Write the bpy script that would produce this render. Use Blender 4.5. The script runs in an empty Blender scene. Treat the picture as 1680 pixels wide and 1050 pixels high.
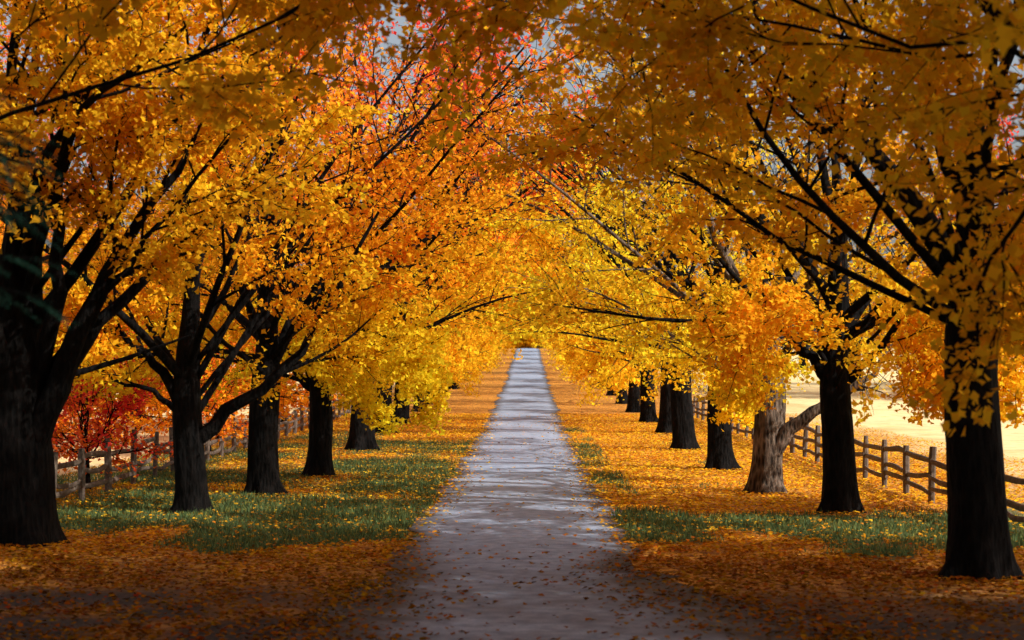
import bpy, math, numpy as np
from mathutils import Vector
C = bpy.context.scene.collection
RNG = np.random.RandomState(7)

# ------------------------------------------------------------------ helpers
def ground_z(y):
    y = np.asarray(y, dtype=float)
    a = 1.4e-4
    z = np.where(y < 70, 0.0, np.where(y < 170, a*(y-70)**2, 1.4+0.028*(y-170)))
    return np.where(y > 310, 5.32, z)

_tab = np.random.RandomState(99).rand(256, 256)
def vnoise(x, y):
    x = np.asarray(x, float); y = np.asarray(y, float)
    xi = np.floor(x).astype(int); yi = np.floor(y).astype(int)
    fx = x-xi; fy = y-yi
    fx = fx*fx*(3-2*fx); fy = fy*fy*(3-2*fy)
    g = lambda a, b: _tab[a & 255, b & 255]
    return (g(xi, yi)*(1-fx)+g(xi+1, yi)*fx)*(1-fy)+(g(xi, yi+1)*(1-fx)+g(xi+1, yi+1)*fx)*fy
def fbm(x, y, o=3):
    s = 0; a = .5; t = 0
    for i in range(o):
        s = s+a*vnoise(x*2**i+17*i, y*2**i+31*i); t += a; a *= .5
    return s/t
def sstep(a, b, x):
    t = np.clip((x-a)/(b-a), 0, 1); return t*t*(3-2*t)

def mesh_from(name, V, faces_idx, nper, mat, cols=None, smooth=False, attrs=None):
    me = bpy.data.meshes.new(name)
    V = np.ascontiguousarray(V, dtype=np.float32)
    F = np.ascontiguousarray(faces_idx, dtype=np.int32).ravel()
    nf = len(F)//nper
    me.vertices.add(len(V)); me.vertices.foreach_set("co", V.ravel())
    me.loops.add(len(F)); me.loops.foreach_set("vertex_index", F)
    me.polygons.add(nf)
    me.polygons.foreach_set("loop_start", np.arange(0, nf*nper, nper, dtype=np.int32))
    if smooth:
        me.polygons.foreach_set("use_smooth", np.ones(nf, dtype=bool))
    me.update(calc_edges=True)
    if cols is not None:
        at = me.color_attributes.new("tint", 'FLOAT_COLOR', 'POINT')
        c4 = np.ones((len(V), 4), np.float32); c4[:, :3] = cols
        at.data.foreach_set("color", c4.ravel())
    if attrs:
        for k, v in attrs.items():
            a = me.attributes.new(k, 'FLOAT', 'POINT')
            a.data.foreach_set("value", np.ascontiguousarray(v, np.float32))
    me.materials.append(mat)
    return me

def add_obj(name, data, loc=(0, 0, 0), parent=None, **props):
    o = bpy.data.objects.new(name, data)
    C.objects.link(o); o.location = loc
    if parent: o.parent = parent
    for k, v in props.items(): o[k] = v
    return o

# ------------------------------------------------------------------ materials
def new_mat(name):
    m = bpy.data.materials.new(name); m.use_nodes = True
    nt = m.node_tree; nt.nodes.clear()
    out = nt.nodes.new("ShaderNodeOutputMaterial")
    return m, nt, out
def N(nt, t, **kw):
    n = nt.nodes.new(t)
    for k, v in kw.items(): setattr(n, k, v)
    return n

def leaf_mat(name, dif=.6, trans=0.45):
    m, nt, out = new_mat(name); L = nt.links.new
    at = N(nt, "ShaderNodeAttribute", attribute_name="tint")
    oi = N(nt, "ShaderNodeObjectInfo")
    hs = N(nt, "ShaderNodeHueSaturation")
    mr = N(nt, "ShaderNodeMapRange"); mr.inputs[3].default_value = .494; mr.inputs[4].default_value = .503
    L(oi.outputs["Random"], mr.inputs[0]); L(mr.outputs[0], hs.inputs["Hue"])
    L(at.outputs["Color"], hs.inputs["Color"])
    p = N(nt, "ShaderNodeBsdfDiffuse")
    tr = N(nt, "ShaderNodeBsdfTranslucent")
    ads = N(nt, "ShaderNodeAddShader")
    for sh, w in ((p, dif), (tr, trans)):
        mu = N(nt, "ShaderNodeVectorMath", operation='SCALE'); mu.inputs["Scale"].default_value = w
        L(hs.outputs[0], mu.inputs[0]); L(mu.outputs[0], sh.inputs["Color"])
    L(p.outputs[0], ads.inputs[0]); L(tr.outputs[0], ads.inputs[1]); L(ads.outputs[0], out.inputs[0])
    return m

def bark_mat(name, dark, light):
    m, nt, out = new_mat(name); L = nt.links.new
    tc = N(nt, "ShaderNodeTexCoord")
    mp = N(nt, "ShaderNodeMapping"); mp.inputs["Scale"].default_value = (10, 10, 2.8)
    L(tc.outputs["Object"], mp.inputs[0])
    n1 = N(nt, "ShaderNodeTexNoise"); n1.inputs["Scale"].default_value = 2.2; n1.inputs["Detail"].default_value = 8; n1.inputs["Roughness"].default_value = .7
    L(mp.outputs[0], n1.inputs["Vector"])
    vo = N(nt, "ShaderNodeTexVoronoi"); vo.inputs["Scale"].default_value = 1.6
    wv = N(nt, "ShaderNodeMixRGB"); wv.inputs[0].default_value = .25
    L(mp.outputs[0], wv.inputs[1]); L(n1.outputs["Color"], wv.inputs[2])
    L(wv.outputs[0], vo.inputs["Vector"])
    n2 = N(nt, "ShaderNodeTexNoise"); n2.inputs["Scale"].default_value = 1.7; n2.inputs["Detail"].default_value = 5
    L(tc.outputs["Object"], n2.inputs["Vector"])
    ad = N(nt, "ShaderNodeMath", operation='MULTIPLY'); L(n1.outputs[0], ad.inputs[0]); L(vo.outputs["Distance"], ad.inputs[1])
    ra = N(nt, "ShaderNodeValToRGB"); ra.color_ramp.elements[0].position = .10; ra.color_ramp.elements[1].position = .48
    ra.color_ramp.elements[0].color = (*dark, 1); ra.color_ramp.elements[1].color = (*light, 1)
    L(ad.outputs[0], ra.inputs[0])
    mx = N(nt, "ShaderNodeMixRGB", blend_type='MULTIPLY'); mx.inputs[0].default_value = .85
    r2 = N(nt, "ShaderNodeValToRGB"); r2.color_ramp.elements[0].position = .40; r2.color_ramp.elements[1].position = .60
    r2.color_ramp.elements[0].color = (.38, .35, .32, 1); r2.color_ramp.elements[1].color = (1, 1, 1, 1)
    L(n2.outputs[0], r2.inputs[0]); L(ra.outputs[0], mx.inputs[1]); L(r2.outputs[0], mx.inputs[2])
    bp = N(nt, "ShaderNodeBump"); bp.inputs["Strength"].default_value = 1.0; bp.inputs["Distance"].default_value = .09
    L(ad.outputs[0], bp.inputs["Height"])
    p = N(nt, "ShaderNodeBsdfPrincipled"); p.inputs["Roughness"].default_value = .9; p.inputs["Specular IOR Level"].default_value = .12
    L(mx.outputs[0], p.inputs["Base Color"]); L(bp.outputs[0], p.inputs["Normal"]); L(p.outputs[0], out.inputs[0])
    return m

LEAF = leaf_mat("maple_leaf", .62, .45)
LITTER = leaf_mat("fallen_leaf", .9, .1)
GRASS = leaf_mat("grass_blade", .7, .3)
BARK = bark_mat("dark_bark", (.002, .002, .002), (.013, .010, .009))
BARKL = bark_mat("pale_bark", (.035, .026, .021), (.36, .27, .205))

# ------------------------------------------------------------------ palette
PT = np.array([0, .25, .5, .75, 1.0])
PC = np.array([[.97, .76, .03], [.97, .60, .022], [.97, .43, .016], [.96, .25, .02], [.94, .08, .05]])
def pal(t):
    t = np.clip(t, 0, 1)
    return np.stack([np.interp(t, PT, PC[:, i]) for i in range(3)], 1)

def leaf_mesh(name, cen, size, tint, rs, mat, lobed=True, up=.5, base=None):
    n = len(cen)
    nr = rs.normal(size=(n, 3)); nr /= np.linalg.norm(nr, axis=1)[:, None]
    nr = nr*(1-up)+np.array([0, 0, up])
    if base is not None: nr = nr+base
    nr /= np.linalg.norm(nr, axis=1)[:, None]
    a = rs.normal(size=(n, 3)); u = np.cross(nr, a); u /= np.linalg.norm(u, axis=1)[:, None]
    v = np.cross(nr, u)
    if lobed:
        sh = np.array([[0, -.5, 0], [.5, -.12, .12], [.22, .12, .03], [0, .55, -.05], [-.22, .12, .03], [-.5, -.12, .12]])
    else:
        sh = np.array([[0, -.5, 0], [.42, .0, .1], [0, .5, -.04], [-.42, .0, .1]])
    k = len(sh)
    s = size[:, None, None]
    V = cen[:, None, :] + s*(sh[None, :, 0:1]*u[:, None, :]+sh[None, :, 1:2]*v[:, None, :]+sh[None, :, 2:3]*nr[:, None, :])
    V = V.reshape(-1, 3)
    cols = np.repeat(tint, k, axis=0)
    F = np.arange(n*k)
    return mesh_from(name, V, F, k, mat, cols)

# ------------------------------------------------------------------ tubes
class Tubes:
    def __init__(s): s.V = []; s.F = []; s.n = 0
    def add(s, P, R, sides, flare=None, rs=None):
        P = np.asarray(P, float); m = len(P)
        T = np.gradient(P, axis=0); T /= np.linalg.norm(T, axis=1)[:, None]+1e-9
        d = np.abs(P[-1]-P[0]); ref = np.zeros(3); ref[np.argmin(d)] = 1
        U = ref-T*(T@ref)[:, None]; U /= np.linalg.norm(U, axis=1)[:, None]+1e-9
        W = np.cross(T, U)
        th = np.arange(sides)/sides*2*np.pi
        RR = np.repeat(np.asarray(R, float)[:, None], sides, 1)
        if flare is not None: RR = RR*flare(P[:, 2][:, None], th[None, :])
        V = P[:, None, :]+RR[:, :, None]*(np.cos(th)[None, :, None]*U[:, None, :]+np.sin(th)[None, :, None]*W[:, None, :])
        i = np.arange(m-1)[:, None]*sides; j = np.arange(sides)[None, :]; j2 = (j+1) % sides
        F = np.stack([i+j, i+j2, i+sides+j2, i+sides+j], -1).reshape(-1, 4)+s.n
        s.V.append(V.reshape(-1, 3)); s.F.append(F); s.n += m*sides
    def mesh(s, name, mat):
        return mesh_from(name, np.concatenate(s.V), np.concatenate(s.F), 4, mat, smooth=True)

def unit(v): return v/(np.linalg.norm(v)+1e-9)
def curve(p, d, L, n, rs, wander=.12, lift=0.0):
    P = [np.array(p, float)]; d = unit(np.array(d, float)); st = L/n
    for i in range(n):
        d = unit(d+rs.normal(size=3)*wander+np.array([0, 0, lift]))
        P.append(P[-1]+d*st)
    return np.array(P)
def ctrl_curve(pts, rs, n=12, jit=.05):
    pts = np.array(pts, float); t = np.linspace(0, len(pts)-1, n)
    P = []
    for tt in t:
        i = min(int(tt), len(pts)-2); f = tt-i
        p0 = pts[max(i-1, 0)]; p1 = pts[i]; p2 = pts[i+1]; p3 = pts[min(i+2, len(pts)-1)]
        P.append(.5*((2*p1)+(-p0+p2)*f+(2*p0-5*p1+4*p2-p3)*f*f+(-p0+3*p1-3*p2+p3)*f**3))
    P = np.array(P); P[1:] += rs.normal(size=P[1:].shape)*jit
    return P

def make_tree(tag, seed, r0=.38, fork=2.8, custom=(), nlimb=(4, 5, 4), H=1.0, tmean=.36, tred=0.0, zmin=0.0,
              lanedir=-1, leaves=46, lsize=.145, bark=None, nsec=8, nter=6, lowz=3.5, laneclear=True, low_elev=(14, 32), dens=1.0,
              fan=0, clearx=3.6, low_lift=-.012, lobed=True, spread=.14, outer=1.0, topthin=1.0, topz=7.5, up=.25, outbase=0.0, lr=1.0, shade_mul=(1, 1, 1)):
    rs = np.random.RandomState(seed)
    tb = Tubes(); ph = rs.rand()*6
    zt = np.concatenate([np.linspace(-.2, 1.0, 9), np.linspace(1.25, fork, 6), np.linspace(fork+.7, fork+3.5*H, 5)])
    tx = .05*np.sin(zt*1.3+ph); ty = .05*np.cos(zt*1.1+ph)
    TP = np.stack([tx, ty, zt], 1)
    TR = r0*(1-.08*np.clip(zt, 0, fork)/fork)*np.where(zt > fork, np.clip(1-.62*(zt-fork)/(3.5*H), .2, 1), 1)
    def flare(z, th):
        e = np.exp(-np.clip(z, -.2, 9)/.26)
        return 1+.34*e+.30*e*np.cos(5*th+ph)+.12*e*np.cos(3*th+2*ph)+.05*np.cos(4*th+z*1.2+ph)+.035*np.sin(9*th+z*2.1)+.03*np.sin(z*3.1+ph)*np.cos(2*th)
    tb.add(TP, TR, 28, flare)
    def tpos(z): return np.array([np.interp(z, zt, tx), np.interp(z, zt, ty), z])
    def blocked(p): return laneclear and p[0]*lanedir > clearx-.2 and p[2] < lowz-.1
    limbs = []
    for c in custom:
        limbs.append((ctrl_curve(c['p'], rs, c.get('n', 12), c.get('jit', .05)), c.get('r', .16), c.get('sec', nsec), c.get('leaf', 1.0), c.get('sl', 1.0), c.get('f0', .22)))
    for i in range(fan):
        az = (0 if lanedir > 0 else math.pi)+rs.uniform(-.9, .9); e = math.radians(rs.uniform(42, 64))
        d = np.array([math.cos(az)*math.cos(e), math.sin(az)*math.cos(e), math.sin(e)])
        P = curve(tpos(fork+rs.uniform(-.3, 1.4)), d, rs.uniform(8.5, 11.5)*min(H, 1.15), 11, rs, .035, -.024)
        limbs.append((P, rs.uniform(.06, .11)*lr, 9, .5, .6, .35))
    az0 = rs.rand()*6.28
    for tier, (cnt, el, z0, Ln, lift) in enumerate([(nlimb[0], low_elev, (-.3, .8), 6.0, low_lift), (nlimb[1], (38, 55), (.2, 1.8), 7.2, -.01), (nlimb[2], (62, 82), (1.5, 3.2), 7.8, .01)]):
        for i in range(cnt):
            az = az0+tier*.7+(i+rs.uniform(-.25, .25))/max(cnt, 1)*2*np.pi
            e = math.radians(rs.uniform(*el))
            toward = math.cos(az)*lanedir
            L = Ln*H*rs.uniform(.85, 1.15)*(1+.15*toward)
            d = np.array([math.cos(az)*math.cos(e), math.sin(az)*math.cos(e), math.sin(e)])
            zz = fork+rs.uniform(*z0)*H
            P = curve(tpos(zz), d, L, 9, rs, .09, lift)
            limbs.append((P, r0*rs.uniform(.22, .34)*(1 if tier else .65)*lr, nsec, 1.0, 1.0, .22))
    twigs = []; ttint = []; tw_n = []
    for (P, rl, ns, lf, sl, f0) in limbs:
        bl = [q for q in range(len(P)) if blocked(P[q])]
        if bl and bl[0] < 4: continue
        if bl: P = P[:bl[0]]
        m = len(P); tt = np.linspace(0, 1, m)
        tb.add(P, rl*(1-.88*tt)+.009, 9)
        ltint = rs.normal()*.045
        Llen = np.sum(np.linalg.norm(np.diff(P, axis=0), axis=1))
        for k in range(ns):
            f = f0+(1-f0)*(k+rs.rand()*.7)/ns; f = min(f, .99)
            x = f*(m-1); i = int(x); i = min(i, m-2)
            p = P[i]+(P[i+1]-P[i])*(x-i); t = unit(P[i+1]-P[i])
            a = unit(np.cross(t, rs.normal(size=3))); ang = rs.uniform(.5, .95)
            a[2] *= .6; a = unit(a)
            d = t*math.cos(ang)+a*math.sin(ang)
            L2 = Llen*.42*(1.15-.6*f)*rs.uniform(.75, 1.25)*sl
            S = curve(p, d, L2, 6, rs, .10, .0)
            r2 = max((rl*(1-.88*f)+.009)*.45, .011)
            if blocked(S[-1]) or blocked(S[3]): continue
            if S[-1, 2] < zmin: continue
            tb.add(S, r2*(1-.75*np.linspace(0, 1, 7))+.004, 6)
            for q in range(nter):
                f2 = .2+.8*(q+rs.rand())/nter; f2 = min(f2, .99)
                y = f2*6; j = min(int(y), 5); pp = S[j]+(S[j+1]-S[j])*(y-j); t2 = unit(S[j+1]-S[j])
                a2 = unit(np.cross(t2, rs.normal(size=3))); g = rs.uniform(.4, 1.1)
                d2 = t2*math.cos(g)+a2*math.sin(g); d2[2] -= .05
                Tw = curve(pp, d2, rs.uniform(.8, 1.6)*(.7+.3*H)*(.5+.5*sl), 4, rs, .15, -.03)
                if blocked(Tw[-1]) or Tw[-1, 2] < zmin-.1: continue
                tb.add(Tw, np.array([.011, .008, .006, .005, .003]), 4)
                twigs.append(Tw); ttint.append(ltint+rs.normal()*.05); tw_n.append(lf*rs.uniform(.05, 1.95))
            twigs.append(S[2:7]); ttint.append(ltint+rs.normal()*.05); tw_n.append(lf)
    TW = np.array(twigs); ttint = np.array(ttint); tw_n = np.array(tw_n)
    n = int(len(TW)*leaves*dens)
    idx = rs.choice(len(TW), n, p=tw_n/tw_n.sum())
    f = rs.uniform(.0, 3.999, n); j = f.astype(int); fr = (f-j)[:, None]
    cen = TW[idx, j]*(1-fr)+TW[idx, j+1]*fr
    cen = cen+rs.normal(size=(n, 3))*np.array([spread, spread, spread*.6])
    cen[:, 2] -= .05
    tn = rs.normal(size=(len(TW), 3)); tn /= np.linalg.norm(tn, axis=1)[:, None]; tn[:, 2] = np.abs(tn[:, 2])
    keep = cen[:, 2] > max(zmin, .25)+rs.normal(size=n)*.15
    if laneclear: keep &= ~((cen[:, 0]*lanedir > clearx-.2) & (cen[:, 2] < lowz+rs.normal(size=n)*.2))
    # leaves thinned on outer side, top and low field side to admit sunlight
    out_side = cen[:, 0]*lanedir < -.8
    pk = np.where(out_side & (cen[:, 2] > 4.8), outer, 1.0)*np.where(cen[:, 2] > topz, topthin, 1.0)
    pk = pk*np.where(out_side & (cen[:, 2] < outbase), .12, 1.0)
    keep &= rs.rand(n) < pk
    cen = cen[keep]; idx = idx[keep]; n = len(cen)
    hfr = np.clip((cen[:, 2]-3)/(11*H), 0, 1)
    t = tmean+ttint[idx]+tred*hfr+rs.normal(size=n)*.06
    col = pal(t)*np.clip(rs.normal(1, .10, n), .6, 1.2)[:, None]*np.array(shade_mul)  # last multiplier puts shade into the leaf colour of the near trees
    col = np.clip(col, 0, .97)
    size = lsize*rs.uniform(.65, 1.25, n)
    cm = leaf_mesh("crown_"+tag, cen, size, col, rs, LEAF, lobed, up, base=tn[idx]*.55)
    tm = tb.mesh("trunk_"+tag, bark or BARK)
    return tm, cm

TREEGROUP = "maple trees lining the lane"
def place(meshes, loc, rotz=0, scale=1, label="", name="maple_tree", group=TREEGROUP, cat="tree"):
    e = add_obj(name, None, (loc[0], loc[1], float(ground_z(loc[1])) + (loc[2] if len(loc) > 2 else 0)))
    e.empty_display_size = .5
    e.rotation_euler[2] = rotz; e.scale = (scale,)*3
    e["label"] = label; e["category"] = cat
    if group: e["group"] = group
    add_obj("trunk", meshes[0], parent=e); add_obj("crown", meshes[1], parent=e)
    return e

pi = math.pi
NR = dict(lsize=.118, leaves=58)
OLIVE_SHADE = (.80, .76, .85)     # greener-gold leaf tint, darkened to paint foreground shade into the near crowns
R1 = make_tree("r1", 11, r0=.43, fork=3.6, tmean=.32, lanedir=-1, lowz=5.0, clearx=2.6, zmin=3.0, low_elev=(12, 34), nlimb=(5, 5, 5), fan=3, dens=.95, outer=.8, topthin=.8, shade_mul=(.88, .84, .9), lr=.85, **NR,
    custom=[dict(p=[(0, 0, 4), (.3, -1.2, 4.9), (.6, -2.0, 3.9), (.7, -2.2, 2.9)], r=.04, leaf=.6, sec=7, sl=.45)])
R2 = make_tree("r2", 12, r0=.35, fork=2.9, tmean=.30, lanedir=-1, lowz=3.8, zmin=1.9, fan=4, dens=.70, outer=.3, topthin=.25, lr=.85, **NR,
    custom=[dict(p=[(0, 0, 2.7), (-.7, -.2, 3.3), (-1.6, -.5, 4.3), (-3.2, -1, 6)], r=.14, f0=.4),
            dict(p=[(0, 0, 3.4), (.9, -1.2, 4.6), (1.6, -2.2, 4.0), (1.9, -2.8, 2.6)], r=.05, f0=.3, leaf=2.2, sl=.7),
            dict(p=[(0, 0, 3.6), (-1.2, -1.6, 4.9), (-2.0, -2.6, 4.4), (-2.4, -3.4, 3.5)], r=.05, f0=.3, leaf=1.8, sl=.7),
            dict(p=[(0, 0, 3.6), (1.6, .6, 4.6), (2.6, .8, 3.8), (3.2, .9, 2.1)], r=.05, f0=.3, leaf=3.0, sl=.8),
            dict(p=[(0, 0, 3.6), (2.4, .3, 4.8), (3.8, .4, 4.0), (4.6, .4, 2.1)], r=.05, f0=.3, leaf=3.0, sl=.8),
            dict(p=[(0, 0, 3.6), (2.0, -1.4, 4.8), (3.1, -2.4, 4.0), (3.6, -3.0, 2.2)], r=.05, f0=.3, leaf=3.0, sl=.8),
            dict(p=[(0, 0, 2.6), (.8, -.3, 3.4), (1.5, -.6, 4.3), (2.2, -1, 3.8), (2.8, -1.2, 2.3)], r=.09, f0=.35, leaf=2.8, sl=.7)], nlimb=(3, 4, 4))
R3 = make_tree("r3", 13, r0=.37, fork=2.6, tmean=.12, lanedir=-1, lowz=3.4, zmin=2.0, bark=BARKL, fan=4, dens=.55, outer=.15, topthin=.12, outbase=5.5, **NR,
    custom=[dict(p=[(.12, -.1, 1.0), (.7, -.3, 1.7), (1.3, -.5, 2.2), (2.2, -.6, 2.7), (2.9, -.6, 3.6)], r=.20, leaf=.5, sec=5, f0=.4, sl=.7),
            dict(p=[(0, 0, 3.0), (-.4, -1.2, 3.9), (-.5, -2.4, 3.5), (-.5, -3.2, 2.7)], r=.05, leaf=2.4, sec=9, sl=.6)], nlimb=(3, 4, 2))
R4 = make_tree("r4", 14, r0=.37, fork=3.0, tmean=.08, lanedir=-1, lowz=3.4, zmin=1.6, fan=4, dens=.55, outer=.15, topthin=.12, topz=7, outbase=5.5, **NR,
    custom=[dict(p=[(0, 0, 3.2), (-.3, -1.8, 4.2), (-.1, -3.6, 3.9), (.1, -5.2, 3.0), (0, -6.2, 2.1)], r=.06, leaf=3.4, sec=11, sl=.5)], nlimb=(4, 4, 2))
R0 = make_tree("r0", 15, r0=.4, fork=4.2, tmean=.26, lanedir=-1, lowz=5.4, zmin=2.3, low_elev=(25, 45), leaves=52, lsize=.13, spread=.17, H=1.35, lr=.42, shade_mul=OLIVE_SHADE,
    custom=[dict(p=[(0, 0, 5), (-1.0, .8, 5.3), (-2.0, 1.4, 4.9), (-2.55, 1.7, 3.8), (-2.6, 1.8, 2.8)], r=.03, leaf=.35, sec=8, sl=.38),
            dict(p=[(0, 0, 4.8), (-3, 1.5, 6.5), (-6, 3, 7.4), (-9, 4.4, 7.9)], r=.02, leaf=1.0, sec=10, sl=.6, jit=.12),
            dict(p=[(0, 0, 5.0), (-2.4, 3, 6.4), (-5, 6, 7.6), (-7.5, 8.4, 8.4)], r=.02, leaf=1.0, sec=10, sl=.6, jit=.12)], nlimb=(4, 8, 9))
L1 = make_tree("l1", 21, r0=.60, fork=2.9, tmean=.32, lanedir=1, lowz=4.8, zmin=4.3, dens=.85, outer=.7, shade_mul=(.92, .88, .9), lr=.8, **NR,
    custom=[dict(p=[(.1, -.1, 1.5), (.75, -.3, 2.6), (1.35, -.5, 4.0), (2.1, -.7, 5.4), (3.3, -.9, 7.0)], r=.28, f0=.55),
            dict(p=[(.2, 0, 2.2), (1.1, -.1, 3.4), (2.0, .2, 4.5), (3.2, .4, 5.6), (4.8, .4, 7.4)], r=.16, f0=.5),
            dict(p=[(.2, 0, 2.4), (.8, -.6, 4.2), (1.0, -1.2, 6.2), (1.6, -1.6, 8.4)], r=.17, f0=.5),
            dict(p=[(.0, -.1, 2.0), (-.3, -.8, 4.0), (-.5, -1.4, 6.4)], r=.28, f0=.5),
            dict(p=[(.4, 0, 2.9), (1.6, -.6, 4.2), (3.0, -1.0, 5.9), (4.6, -1.4, 7.8)], r=.07, leaf=.5, f0=.5),
            dict(p=[(.3, 0, 2.7), (1.6, .6, 3.2), (3.2, 1.0, 3.8), (4.8, 1.2, 5.0), (6.4, 1.2, 6.6)], r=.07, leaf=.3, f0=.55)], nlimb=(0, 5, 6), fan=2)
L2 = make_tree("l2", 22, r0=.34, fork=2.0, tmean=.30, lanedir=1, lowz=4.2, zmin=2.8, fan=4, dens=.70, topthin=.45, outer=.5, lr=.85, **NR,
    custom=[dict(p=[(.1, 0, 1.3), (.6, -.1, 1.9), (1.3, -.2, 2.45), (2.2, -.3, 3.2), (3.0, -.4, 4.4), (4.0, -.4, 6.4)], r=.18, f0=.5),
            dict(p=[(0, 0, 1.8), (-.5, -.1, 2.9), (-1.2, -.3, 3.6), (-2.4, -.4, 4.3)], r=.15, f0=.4),
            dict(p=[(-.1, -.1, 2.0), (-.7, -.3, 2.5), (-1.3, -.5, 2.7), (-2.3, -.7, 3.2)], r=.07, leaf=.5, f0=.5)], nlimb=(0, 4, 3), tred=.5)
L3 = make_tree("l3", 23, r0=.36, fork=2.7, tmean=.26, lanedir=1, lowz=3.6, zmin=2.1, tred=.75, fan=4, dens=.60, topthin=.5, outer=.4, lr=.85, **NR)
L4 = make_tree("l4", 24, r0=.33, fork=2.3, tmean=.05, lanedir=1, lowz=3.9, clearx=4.0, zmin=1.4, tred=1.1, fan=3, dens=.70, topthin=.45, outer=.35, **NR,
    custom=[dict(p=[(.1, 0, 2.1), (.5, 0, 2.9), (1.2, -.6, 3.9), (2.2, -1.6, 3.7), (2.9, -2.2, 2.9), (3.2, -2.6, 2.2)], r=.045, leaf=4, sec=12, sl=.5),
            dict(p=[(0, 0, 2.2), (.3, -1.2, 3.2), (.9, -2.6, 3.7), (1.4, -3.6, 3.1), (1.8, -4.4, 2.5)], r=.045, leaf=3.6, sec=10, sl=.55),
            dict(p=[(0, 0, 2.2), (1.0, -1.8, 3.8), (2.0, -3.6, 4.0), (2.9, -5.0, 3.2)], r=.045, leaf=3.6, sec=10, sl=.55),
            dict(p=[(0, 0, 2.0), (-.5, 0, 2.7), (-1.0, .2, 3.6), (-2, .3, 5)], r=.15)], nlimb=(2, 4, 4))
gk = dict(lanedir=-1, lobed=False, dens=.64, lsize=.148, outer=.2, topthin=.2, topz=7.5, outbase=5.0, lr=.7)
G1 = make_tree("g1", 31, r0=.36, fork=2.8, tmean=.24, zmin=1.9, tred=.2, fan=4, lowz=4.2, **gk)
G2 = make_tree("g2", 32, r0=.34, fork=2.6, tmean=.20, zmin=1.9, tred=.1, fan=4, lowz=4.2, **gk)
G3 = make_tree("g3", 33, r0=.36, fork=2.8, tmean=.36, zmin=1.9, tred=.7, fan=4, lowz=4.2, lanedir=-1, lobed=False, dens=.6, lsize=.155, outer=.35, topthin=.6, topz=8, lr=.75)
F1 = make_tree("f1", 35, r0=.34, fork=2.4, tmean=.22, zmin=.8, tred=.3, fan=3, nlimb=(9, 5, 3), low_elev=(2, 18), low_lift=-.03, clearx=3.6, lowz=4.8, **gk)
F2 = make_tree("f2", 36, r0=.34, fork=2.4, tmean=.30, zmin=.8, tred=.3, fan=3, nlimb=(9, 5, 3), low_elev=(2, 18), low_lift=-.03, clearx=3.6, lowz=4.8, **gk)
N0 = make_tree("n0", 34, r0=.42, fork=4.6, tmean=.26, lanedir=-1, lowz=5.6, zmin=4.8, low_elev=(25, 45), leaves=54, lsize=.138, fan=3, H=1.35, nlimb=(4, 7, 8), lr=.38, spread=.17, shade_mul=OLIVE_SHADE)

place(R1, (6.6, 27.2), 0, 1, "dark maple with flared roots beside leaf-covered verge")
place(R2, (6.5, 38.7), 0, 1, "slender dark maple standing in green grass")
place(R3, (5.8, 44.4), 0, 1, "pale-barked maple with low forked side limb")
place(R4, (5.65, 54.0), 0, 1, "maple with bright yellow drooping branch")
place(L1, (-8.95, 32.0), 0, 1, "massive thick-trunked dark maple beside the verge")
place(L2, (-7.2, 38.7), 0, 1, "dark maple forking low with curved limb")
place(L3, (-6.35, 44.0), 0, 1, "brown-barked maple with golden orange crown")
place(L4, (-5.8, 50.5), 0, 1, "maple with bright yellow foliage drooping over verge")
place(R0, (7.1, 17.0), 0, 1, "maple with branch hanging low over the verge")
ov = "maple with golden crown overhanging the lane, or added unseen for shade"
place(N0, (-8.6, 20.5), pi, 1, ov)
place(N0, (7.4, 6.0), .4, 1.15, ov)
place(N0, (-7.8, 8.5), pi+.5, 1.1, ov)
place(N0, (17.0, 10.0), 1.4, 1.25, ov)  # out-of-view tree, added to shade the foreground
place(N0, (18.0, 18.5), 2.6, 1.25, ov)  # second unseen tree off to the right, added to darken the near verge
place(N0, (8.0, -5.0), .2, 1.1, ov)  # tree behind the camera, added to block sun from the near crowns
rr = np.random.RandomState(5)
gl = "golden autumn maple beside the gravel lane"
pool = [G1, G2, G3]; fp = [F1, F2]
for i, d in enumerate([65, 80, 94, 108, 122, 137, 152, 168, 185, 202, 220, 240, 262, 285]):
    x = [5.7, 6.1, 6.2, 6.2][min(i, 3)]
    t = pool[i % 3] if i < 2 else fp[i % 2]
    place(t, (x+rr.uniform(-.3, .3), d+rr.uniform(-1.5, 1.5)), rr.uniform(-.3, .3), rr.uniform(1.0, 1.15), gl)
for i, d in enumerate([65, 79, 92, 107, 121, 135, 151, 167, 184, 203, 221, 241, 261, 284]):
    x = [-6.2, -6.5, -6.5, -6.5][min(i, 3)]
    t = G3 if i < 3 else fp[(i+1) % 2]
    place(t, (x+rr.uniform(-.3, .3), d+rr.uniform(-1.5, 1.5)), pi+rr.uniform(-.3, .3)+(.6 if i == 1 else 0), rr.uniform(1.0, 1.15)+(.15 if i < 3 else 0), "orange-red topped maple beside the gravel lane" if i < 3 else gl)
bgl = "large orange autumn tree beyond the rail fence"
for (x, d, s, k) in [(-27, 72, 1.3, 2), (-32, 92, 1.5, 2), (-21, 98, 1.3, 2), (-25, 118, 1.3, 0), (-36, 120, 1.5, 2), (-22, 142, 1.3, 1),
                     (38, 128, 1.3, 2), (46, 136, 1.5, 0), (31, 132, 1.4, 2), (56, 146, 1.5, 2), (42, 150, 1.5, 2), (26, 146, 1.4, 0),
                     (-19, 175, 1.3, 1), (30, 200, 1.5, 1)]:
    place(pool[k], (x, d), rr.uniform(0, 6), s, bgl, group="trees beyond the fences")
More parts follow.
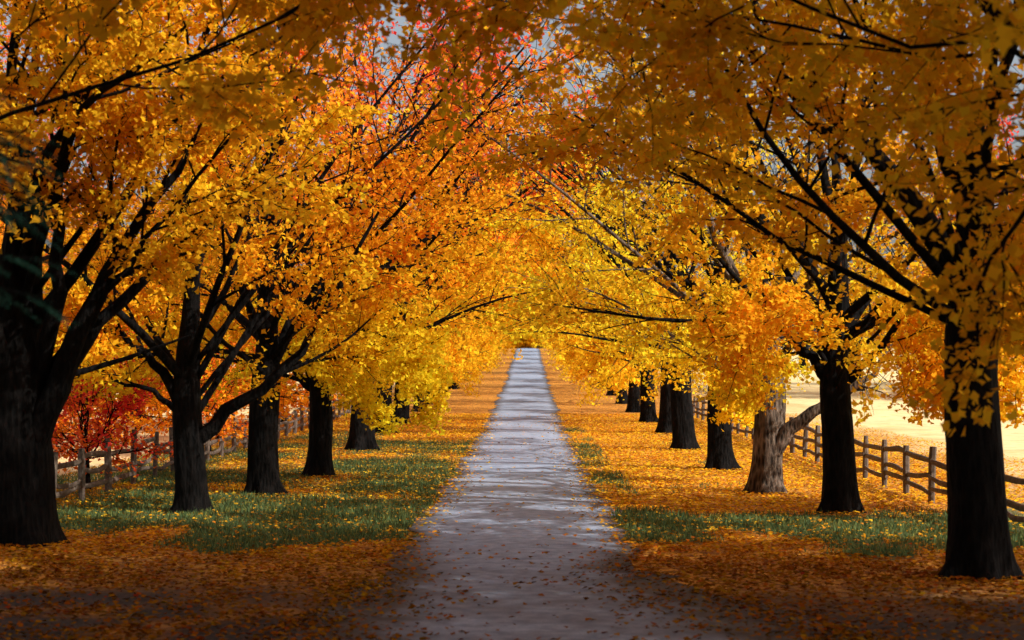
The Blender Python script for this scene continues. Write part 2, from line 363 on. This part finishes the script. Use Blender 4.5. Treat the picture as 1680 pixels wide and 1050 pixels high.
for (x, d, s, k) in [(-9, 348, 1.3, 0), (-2, 352, 1.4, 1), (5, 350, 1.3, 0), (12, 346, 1.3, 1), (-15, 350, 1.3, 1)]:
    place(fp[k], (x, d), rr.uniform(0, 6), s, "yellow maple closing the end of the lane", group="trees beyond the fences")

RED = make_tree("red", 41, r0=.06, fork=.7, H=.34, tmean=.90, zmin=.5, laneclear=False, leaves=12, lsize=.12, nlimb=(4, 5, 3), nsec=6, nter=4)
ORG = make_tree("org", 42, r0=.07, fork=.9, H=.38, tmean=.62, zmin=.5, laneclear=False, leaves=14, lsize=.13, nlimb=(4, 5, 3), nsec=6, nter=4)
SHR = make_tree("shrub", 43, r0=.08, fork=.4, H=.45, tmean=.18, zmin=.1, laneclear=False, leaves=40, lsize=.2, nlimb=(6, 5, 3), nsec=6, nter=4, low_elev=(5, 25), lobed=False)
yg = "young red maples"
for (x, d, r, s, k) in [(-10.9, 45, 0, .95, 0), (-14.0, 52, 2, .95, 1), (-16, 60, 1, 1.1, 1)]:
    place([RED, ORG][k], (x, d), r, s, ["young crimson maple behind the rail fence", "young orange-red maple behind the rail fence"][k], name="young_maple", group=yg)
for (x, d, r, s) in [(-10.9, 62, 1, 1.0), (-12.5, 74, 4, 1.4), (-14, 84, 5, 1.5), (-12.5, 92, 2, 1.5), (-18, 84, 2, 1.6), (-17, 74, 3, 1.5)]:
    place(ORG, (x, d), r, s, "young orange-red maple behind the rail fence", name="young_maple", group=yg)
for (x, d, s) in [(-6, 334, 1.6), (-3, 336, 1.8), (0, 335, 1.9), (3, 336, 1.8), (6, 334, 1.6), (9, 334, 1.6), (-9, 334, 1.6), (-1.6, 340, 2.3), (2, 340, 2.3)]:
    place(SHR, (x, d), rr.uniform(0, 6), s, "yellow shrub at the end of the lane", name="shrub", group="shrubs at the lane end", cat="shrub")

# spruce whose bough reaches into the view
def make_spruce(seed):
    rs = np.random.RandomState(seed); tb = Tubes(); cen = []; dr = []
    z = np.linspace(-.1, 6.4, 14); tb.add(np.stack([z*0, z*0, z], 1), .11*(1-z/6.8)+.01, 10)
    for k in range(90):
        zz = rs.uniform(.9, 6.2); az = rs.rand()*6.28
        L = (1.35 if zz > 3.6 else .85)*(1 if zz < 4.6 else max(.15, 1-(zz-4.6)/2.2))*rs.uniform(.9, 1.05)
        d = np.array([math.cos(az), math.sin(az), .12])
        P = curve((0, 0, zz), d, L, 7, rs, .05, -.05); tb.add(P, .018*(1-.8*np.linspace(0, 1, 8))+.003, 5)
        subs = [P[2:]]
        for q in range(7):
            i = rs.randint(2, 7); t = unit(P[i]-P[i-1]); s = unit(np.cross(t, [0, 0, 1]))*rs.choice([-1, 1])
            S = curve(P[i], t*.8+s*.7+np.array([0, 0, -.25]), L*.33, 4, rs, .06, -.05); tb.add(S, np.full(5, .004), 4); subs.append(S)
        for S in subs:
            for i in range(len(S)-1):
                m = 26; f = rs.rand(m)[:, None]
                cen.append(S[i]*(1-f)+S[i+1]*f); dr.append(np.repeat(unit(S[i+1]-S[i])[None], m, 0))
    cen = np.concatenate(cen); dr = np.concatenate(dr); n = len(cen)
    o = rs.normal(size=(n, 3)); o -= dr*np.sum(o*dr, 1)[:, None]; o /= np.linalg.norm(o, axis=1)[:, None]
    tip = cen+(dr*.55+o*.85)*.03; sd = np.cross(dr, o)*.002
    V = np.stack([cen-sd, cen+sd, tip], 1).reshape(-1, 3)
    col = np.array([.06, .20, .14])*rs.uniform(.6, 1.5, n)[:, None]
    return tb.mesh("spruce_trunk", BARK), mesh_from("spruce_crown", V, np.arange(n*3), 3, GRASS, np.repeat(col, 3, 0))
place(make_spruce(3), (-4.45, 12.0), .3, 1, "small dark green spruce beside the lane", name="spruce_tree", group=None)

# ------------------------------------------------------------------ ground
def half_w(d):
    e = 1-sstep(19, 29, d)
    return 1.95+1.0*e+.22*(fbm(d*.35, 3.3+0*d)-.5)*2, 1.95+2.6*e+.22*(fbm(d*.35, 9.3+0*d)-.5)*2
XC = -.25
def grass_mask(x, d):
    n = fbm(x*.55+5, d*.28+2, 4)
    dw = d+4*(fbm(x*.5, d*.2+9)-.5)*2
    right = sstep(30.5, 34.5, dw)*(1-sstep(37, 42, dw))*(x > 0)*(.80+.12*sstep(5, 8, x))
    left = sstep(30.5, 35, dw)*(1-sstep(38.5, 46, dw))*(x < 0)*.90
    strip_l = .52*(x < 0)*sstep(38, 42, d)*(1-sstep(66, 100, d))
    strip_r = .5*(x > 0)*(x < 2.6)*sstep(41, 46, d)*(1-sstep(70, 100, d))
    b = np.maximum.reduce([right, left, strip_l, strip_r, .10+0*x])
    b = b*sstep(27, 32, dw)
    return np.clip(sstep(.0, .48, b-(1-n)*.95+.24), 0, 1)
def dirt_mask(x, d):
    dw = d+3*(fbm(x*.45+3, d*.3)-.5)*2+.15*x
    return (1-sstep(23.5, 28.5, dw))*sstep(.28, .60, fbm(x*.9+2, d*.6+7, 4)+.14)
def axis(lo, hi, dlo, dhi, fine, ratio=1.25):
    a = list(np.arange(dlo, dhi, fine)); s = fine; v = a[-1]
    while v < hi: s *= ratio; v += s; a.append(min(v, hi))
    s = fine; v = a[0]; b = []
    while v > lo: s *= ratio; v -= s; b.append(max(v, lo))
    return np.array(sorted(set(b+a)))
xs = axis(-900, 900, -13, 20, .3); ys = axis(-300, 1500, 18, 100, .35, 1.06)
X, Y = np.meshgrid(xs, ys)
Z = ground_z(Y)+.07*(fbm(X*.4, Y*.4)-.5)*(np.abs(X-XC) > 5)
m = grass_mask(X, Y)
field = np.maximum(sstep(9.5, 19, X+7*(fbm(X*.35, Y*.2)-.5)), sstep(10.2, 13, -X))
nx, ny = len(xs), len(ys)
i = np.arange(ny-1)[:, None]*nx; j = np.arange(nx-1)[None, :]
F = np.stack([i+j, i+j+1, i+nx+j+1, i+nx+j], -1).reshape(-1)

gm, nt, out = new_mat("verge_ground"); L = nt.links.new
tc = N(nt, "ShaderNodeTexCoord")
def noise(sc, det=5, rough=.6):
    n = N(nt, "ShaderNodeTexNoise"); n.inputs["Scale"].default_value = sc; n.inputs["Detail"].default_value = det; n.inputs["Roughness"].default_value = rough
    L(tc.outputs["Object"], n.inputs["Vector"]); return n
def ramp(src, stops):
    r = N(nt, "ShaderNodeValToRGB"); cr = r.color_ramp
    while len(cr.elements) < len(stops): cr.elements.new(.5)
    for e, (p, c) in zip(cr.elements, stops): e.position = p; e.color = (*c, 1)
    L(src, r.inputs[0]); return r
vor = N(nt, "ShaderNodeTexVoronoi"); vor.inputs["Scale"].default_value = 9; L(tc.outputs["Object"], vor.inputs["Vector"])
sep = N(nt, "ShaderNodeSeparateColor"); L(vor.outputs["Color"], sep.inputs[0])
lit = ramp(sep.outputs[0], [(0, (.14, .05, .015)), (.3, (.42, .15, .02)), (.6, (.68, .28, .025)), (.85, (.80, .38, .05)), (1, (.3, .13, .05))])
gr = ramp(noise(14, 6, .7).outputs[0], [(.3, (.03, .038, .015)), (.5, (.075, .09, .03)), (.7, (.18, .16, .05))])
fl = ramp(noise(.6, 7, .7).outputs[0], [(.3, (.58, .36, .10)), (.5, (.88, .70, .36)), (.7, (.86, .56, .18))])
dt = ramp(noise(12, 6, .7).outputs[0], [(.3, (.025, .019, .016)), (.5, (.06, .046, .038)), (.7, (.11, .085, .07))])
am = N(nt, "ShaderNodeAttribute", attribute_name="grass"); af = N(nt, "ShaderNodeAttribute", attribute_name="field"); ad_ = N(nt, "ShaderNodeAttribute", attribute_name="dirt")
fn = noise(7, 6, .7)
th = N(nt, "ShaderNodeMath", operation='ADD'); L(am.outputs["Fac"], th.inputs[0])
sc = N(nt, "ShaderNodeMath", operation='MULTIPLY_ADD'); L(fn.outputs[0], sc.inputs[0]); sc.inputs[1].default_value = 1.6; sc.inputs[2].default_value = -.8
L(sc.outputs[0], th.inputs[1])
th2 = ramp(th.outputs[0], [(.35, (0, 0, 0)), (.65, (1, 1, 1))])
mx = N(nt, "ShaderNodeMixRGB"); L(th2.outputs[0], mx.inputs[0]); L(lit.outputs[0], mx.inputs[1]); L(gr.outputs[0], mx.inputs[2])
mx2 = N(nt, "ShaderNodeMixRGB"); L(af.outputs["Fac"], mx2.inputs[0]); L(mx.outputs[0], mx2.inputs[1]); L(fl.outputs[0], mx2.inputs[2])
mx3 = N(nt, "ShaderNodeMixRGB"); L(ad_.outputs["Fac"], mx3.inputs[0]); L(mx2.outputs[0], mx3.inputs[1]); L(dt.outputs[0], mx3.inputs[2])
bp = N(nt, "ShaderNodeBump"); bp.inputs["Strength"].default_value = .6; bp.inputs["Distance"].default_value = .04; L(sep.outputs[1], bp.inputs["Height"])
p = N(nt, "ShaderNodeBsdfPrincipled"); p.inputs["Roughness"].default_value = .85; p.inputs["Specular IOR Level"].default_value = .2
L(mx3.outputs[0], p.inputs["Base Color"]); L(bp.outputs[0], p.inputs["Normal"]); L(p.outputs[0], out.inputs[0])
gme = mesh_from("ground", np.stack([X, Y, Z], -1).reshape(-1, 3), F, 4, gm, smooth=True, attrs={"grass": m.ravel(), "field": field.ravel(), "dirt": dirt_mask(X, Y).ravel()})
add_obj("ground", gme, kind="structure", label="leaf-strewn grassy verges and fields", category="ground")

# ------------------------------------------------------------------ lane
rm, nt, out = new_mat("gravel_lane"); L = nt.links.new
tc = N(nt, "ShaderNodeTexCoord")
big = noise(.9, 5, .6); fine = noise(38, 4, .7); med = noise(3.5, 5, .6)
base = ramp(med.outputs[0], [(.3, (.20, .25, .35)), (.55, (.34, .41, .54)), (.75, (.46, .53, .68))])
fin = ramp(fine.outputs[0], [(.3, (.55, .55, .57)), (.6, (1, 1, 1)), (.75, (1.0, .98, .95))])
mu = N(nt, "ShaderNodeMixRGB", blend_type='MULTIPLY'); mu.inputs[0].default_value = .7; L(base.outputs[0], mu.inputs[1]); L(fin.outputs[0], mu.inputs[2])
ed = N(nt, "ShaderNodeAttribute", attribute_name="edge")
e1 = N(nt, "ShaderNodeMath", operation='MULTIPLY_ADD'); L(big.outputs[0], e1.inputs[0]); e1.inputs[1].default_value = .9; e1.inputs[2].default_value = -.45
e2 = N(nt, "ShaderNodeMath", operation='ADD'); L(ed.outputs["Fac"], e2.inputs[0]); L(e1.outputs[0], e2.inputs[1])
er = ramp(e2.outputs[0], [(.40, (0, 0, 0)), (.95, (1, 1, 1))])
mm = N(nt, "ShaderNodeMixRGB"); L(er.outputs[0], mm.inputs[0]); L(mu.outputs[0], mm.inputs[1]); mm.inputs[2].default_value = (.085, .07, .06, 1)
bp = N(nt, "ShaderNodeBump"); bp.inputs["Strength"].default_value = .3; bp.inputs["Distance"].default_value = .012; L(fine.outputs[0], bp.inputs["Height"])
p = N(nt, "ShaderNodeBsdfPrincipled"); p.inputs["Roughness"].default_value = .8
L(mm.outputs[0], p.inputs["Base Color"]); L(bp.outputs[0], p.inputs["Normal"]); L(p.outputs[0], out.inputs[0])
ry = np.concatenate([np.arange(-20, 110, .4), np.arange(110, 309, 1.5)])
u = np.linspace(-1, 1, 17)
RL, RRt = half_w(ry)
jag = (fbm(ry*1.7, ry*0+1)-.5)*.8; jag2 = (fbm(ry*1.5, ry*0+7)-.5)*.8
RX = np.where(u[None, :] < 0, XC+u[None, :]*(RL+jag)[:, None], XC+u[None, :]*(RRt-jag2)[:, None])
RY = np.repeat(ry[:, None], 17, 1)
RZ = ground_z(RY)+.014+.03*(1-u[None, :]**2)
k = 17; i = np.arange(len(ry)-1)[:, None]*k; j = np.arange(k-1)[None, :]
F = np.stack([i+j, i+j+1, i+k+j+1, i+k+j], -1).reshape(-1)
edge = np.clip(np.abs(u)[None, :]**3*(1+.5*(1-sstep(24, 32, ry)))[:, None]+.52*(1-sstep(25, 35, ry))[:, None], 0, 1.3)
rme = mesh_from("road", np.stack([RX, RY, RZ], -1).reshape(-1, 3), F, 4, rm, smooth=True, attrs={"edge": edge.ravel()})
add_obj("road", rme, kind="structure", label="straight pale gravel lane between tree rows", category="road")

# ------------------------------------------------------------------ fallen leaves
rs = np.random.RandomState(77)
n = 340000
d = 19+ (rs.rand(n)**1.5)*85; x = rs.uniform(-13, 16, n)
hl, hr = half_w(d)
du = np.where(x < XC, (XC-x)/hl, (x-XC)/hr)
gmk = grass_mask(x, d); dmk = dirt_mask(x, d)
near = 1-sstep(26, 33, d)
dens = np.where(du > 1, (1-.80*gmk)*(1-.68*dmk), .018+(.6+.35*near)*np.clip(du, 0, 1)**(6-3*near))
dens = dens*(.15+1.3*fbm(x*1.4, d*.9, 3))
dens = dens*(1-.75*sstep(10, 16, x))
dens = np.where((near > .3) & (du < 1), dens*1.1+.04*(fbm(x*.8+9, d*.5) > .52), dens)
kp = rs.rand(n) < dens
x, d, du = x[kp], d[kp], du[kp]; n = len(x)
z = ground_z(d)+.03+rs.rand(n)*.03+np.where(du < 1, .015, 0)
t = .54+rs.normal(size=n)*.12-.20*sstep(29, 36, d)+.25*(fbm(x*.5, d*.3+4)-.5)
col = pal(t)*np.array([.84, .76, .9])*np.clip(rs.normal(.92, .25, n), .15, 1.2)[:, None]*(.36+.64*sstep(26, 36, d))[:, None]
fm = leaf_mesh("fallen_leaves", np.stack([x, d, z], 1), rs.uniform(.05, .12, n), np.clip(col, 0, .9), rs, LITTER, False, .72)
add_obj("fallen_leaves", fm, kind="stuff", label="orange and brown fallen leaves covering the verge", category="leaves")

n = 300000
d = 30+(rs.rand(n)**1.4)*55; x = rs.uniform(-13, 10, n)
hl, hr = half_w(d); du = np.where(x < XC, (XC-x)/hl, (x-XC)/hr)
kp = (rs.rand(n) < grass_mask(x, d)**1.3*.9*(.3+fbm(x*2, d*2)))&(du > 1.0)
x, d = x[kp], d[kp]; n = len(x)
h = rs.uniform(.05, .13, n)*(.5+1.1*fbm(x*1.2, d*1.2)); w = .012+rs.rand(n)*.012; a = rs.rand(n)*6.28
z = ground_z(d)
lx, ly = rs.normal(size=n)*.04, rs.normal(size=n)*.04
V = np.stack([np.stack([x-w*np.cos(a), d-w*np.sin(a), z-.01], 1), np.stack([x+w*np.cos(a), d+w*np.sin(a), z-.01], 1), np.stack([x+lx, d+ly, z+h], 1)], 1).reshape(-1, 3)
gc = np.array([.095, .155, .065])[None, :]*rs.uniform(.5, 1.5, n)[:, None]+np.array([.18, .12, 0])[None, :]*(rs.rand(n)[:, None]**3)
gme = mesh_from("grass", V, np.arange(n*3), 3, GRASS, np.repeat(gc, 3, 0))
add_obj("grass", gme, kind="stuff", label="green grass tufts between fallen leaves", category="grass")

# ------------------------------------------------------------------ fences
wm, nt, out = new_mat("weathered_wood"); L = nt.links.new
tc = N(nt, "ShaderNodeTexCoord")
wn = noise(6, 6, .7)
wr = ramp(wn.outputs[0], [(.3, (.05, .035, .025)), (.55, (.13, .095, .07)), (.75, (.28, .21, .15))])
bp = N(nt, "ShaderNodeBump"); bp.inputs["Strength"].default_value = .6; bp.inputs["Distance"].default_value = .02; L(wn.outputs[0], bp.inputs["Height"])
p = N(nt, "ShaderNodeBsdfPrincipled"); p.inputs["Roughness"].default_value = .85
L(wr.outputs[0], p.inputs["Base Color"]); L(bp.outputs[0], p.inputs["Normal"]); L(p.outputs[0], out.inputs[0])
def rough_beam(P, w, h, rs, name):
    P = np.array(P, float); m = len(P)
    T = unit(P[-1]-P[0]); ref = np.array([1, 0, 0]) if abs(T[0]) < .8 else np.array([0, 1, 0])
    U = unit(ref-T*(T@ref)); W = np.cross(T, U)
    th = np.arange(8)/8*2*np.pi+.39
    prof = np.stack([np.cos(th)*rs.uniform(.85, 1.15, 8), np.sin(th)*rs.uniform(.85, 1.15, 8)], 1)
    V = []; Fc = []
    for i in range(m):
        sc = 1+rs.normal()*.08; sc *= (.8 if i in (0, m-1) else 1)
        for q in range(8): V.append(P[i]+U*prof[q, 0]*w*sc+W*prof[q, 1]*h*sc)
    for i in range(m-1):
        for q in range(8): Fc.append((i*8+q, i*8+(q+1) % 8, (i+1)*8+(q+1) % 8, (i+1)*8+q))
    Fc.append(tuple(range(7, -1, -1))); Fc.append(tuple((m-1)*8+q for q in range(8)))
    me = bpy.data.meshes.new(name); me.from_pydata([tuple(v) for v in V], [], Fc); me.materials.append(wm); me.update()
    return me
def fence(x0, ds, label, hgt, seed):
    rs = np.random.RandomState(seed)
    e = add_obj("rail_fence", None, (x0, ds[0], 0), label=label, category="fence")
    for i, d in enumerate(ds):
        gz = float(ground_z(d)); dx, dy = rs.normal()*.06, rs.normal()*.06; h = hgt+rs.normal()*.09
        P = [(0, 0, -.2), (dx*.3, dy*.3, h*.35), (dx*.6, dy*.6, h*.75), (dx, dy, h)]
        add_obj("post", rough_beam(P, .085, .09, rs, "post"), (0, d-ds[0], gz), e)
    for i in range(len(ds)-1):
        a, b = ds[i], ds[i+1]
        for lv in (.30, .62, .95):
            za = float(ground_z(a))+lv*hgt/1.2+rs.normal()*.06; zb = float(ground_z(b))+lv*hgt/1.2+rs.normal()*.06
            sag = rs.uniform(-.05, .10)
            P = [(rs.normal()*.03, a-.12-ds[0], za), (rs.normal()*.04, a*.66+b*.34-ds[0], za*.66+zb*.34-sag), (rs.normal()*.04, a*.34+b*.66-ds[0], za*.34+zb*.66-sag*rs.uniform(.4, 1.2)), (rs.normal()*.03, b+.12-ds[0], zb)]
            add_obj("rail", rough_beam(P, .045, .065, rs, "rail"), (0, 0, 0), e)
fence(9.0, list(33.0+2.7*np.arange(27)), "weathered split-rail fence beside a sunlit field", 1.2, 1)
fence(-10.2, list(33.6+2.7*np.arange(27)), "grey weathered split-rail fence behind the grass", 1.2, 2)

# ------------------------------------------------------------------ light
to_sun = Vector((.90, -.43, 0)).normalized(); el = math.radians(37)
az = math.atan2(to_sun.x, to_sun.y)
S = Vector((to_sun.x*math.cos(el), to_sun.y*math.cos(el), math.sin(el)))
sl = bpy.data.lights.new("sun", 'SUN'); sl.energy = 5; sl.angle = math.radians(.5); sl.color = (1, .96, .88)
so = bpy.data.objects.new("sun", sl); C.objects.link(so); so.rotation_euler = S.to_track_quat('Z', 'Y').to_euler(); so.location = (20, -20, 40)
w = bpy.data.worlds.new("World"); bpy.context.scene.world = w; w.use_nodes = True
nt = w.node_tree; bg = nt.nodes["Background"]
sk = nt.nodes.new("ShaderNodeTexSky"); sk.sky_type = 'NISHITA'; sk.sun_disc = False; sk.sun_elevation = el; sk.sun_rotation = az
sk.dust_density = 4.0
hz = nt.nodes.new("ShaderNodeHueSaturation"); hz.inputs["Saturation"].default_value = .55; hz.inputs["Value"].default_value = 1.2
nt.links.new(sk.outputs[0], hz.inputs["Color"]); nt.links.new(hz.outputs[0], bg.inputs[0]); bg.inputs[1].default_value = .12

# ------------------------------------------------------------------ camera
cd = bpy.data.cameras.new("camera"); co = bpy.data.objects.new("camera", cd); C.objects.link(co)
co.location = (0, 0, 3.2); co.rotation_euler = (math.radians(91.28), 0, math.radians(.535))
cd.sensor_width = 36; cd.lens = 64.3; cd.clip_end = 3000; cd.clip_start = .1
cd.dof.use_dof = True; cd.dof.focus_distance = 52; cd.dof.aperture_fstop = 1.6
bpy.context.scene.camera = co
vs = bpy.context.scene.view_settings; vs.view_transform = 'Standard'; vs.look = 'None'; vs.exposure = 0
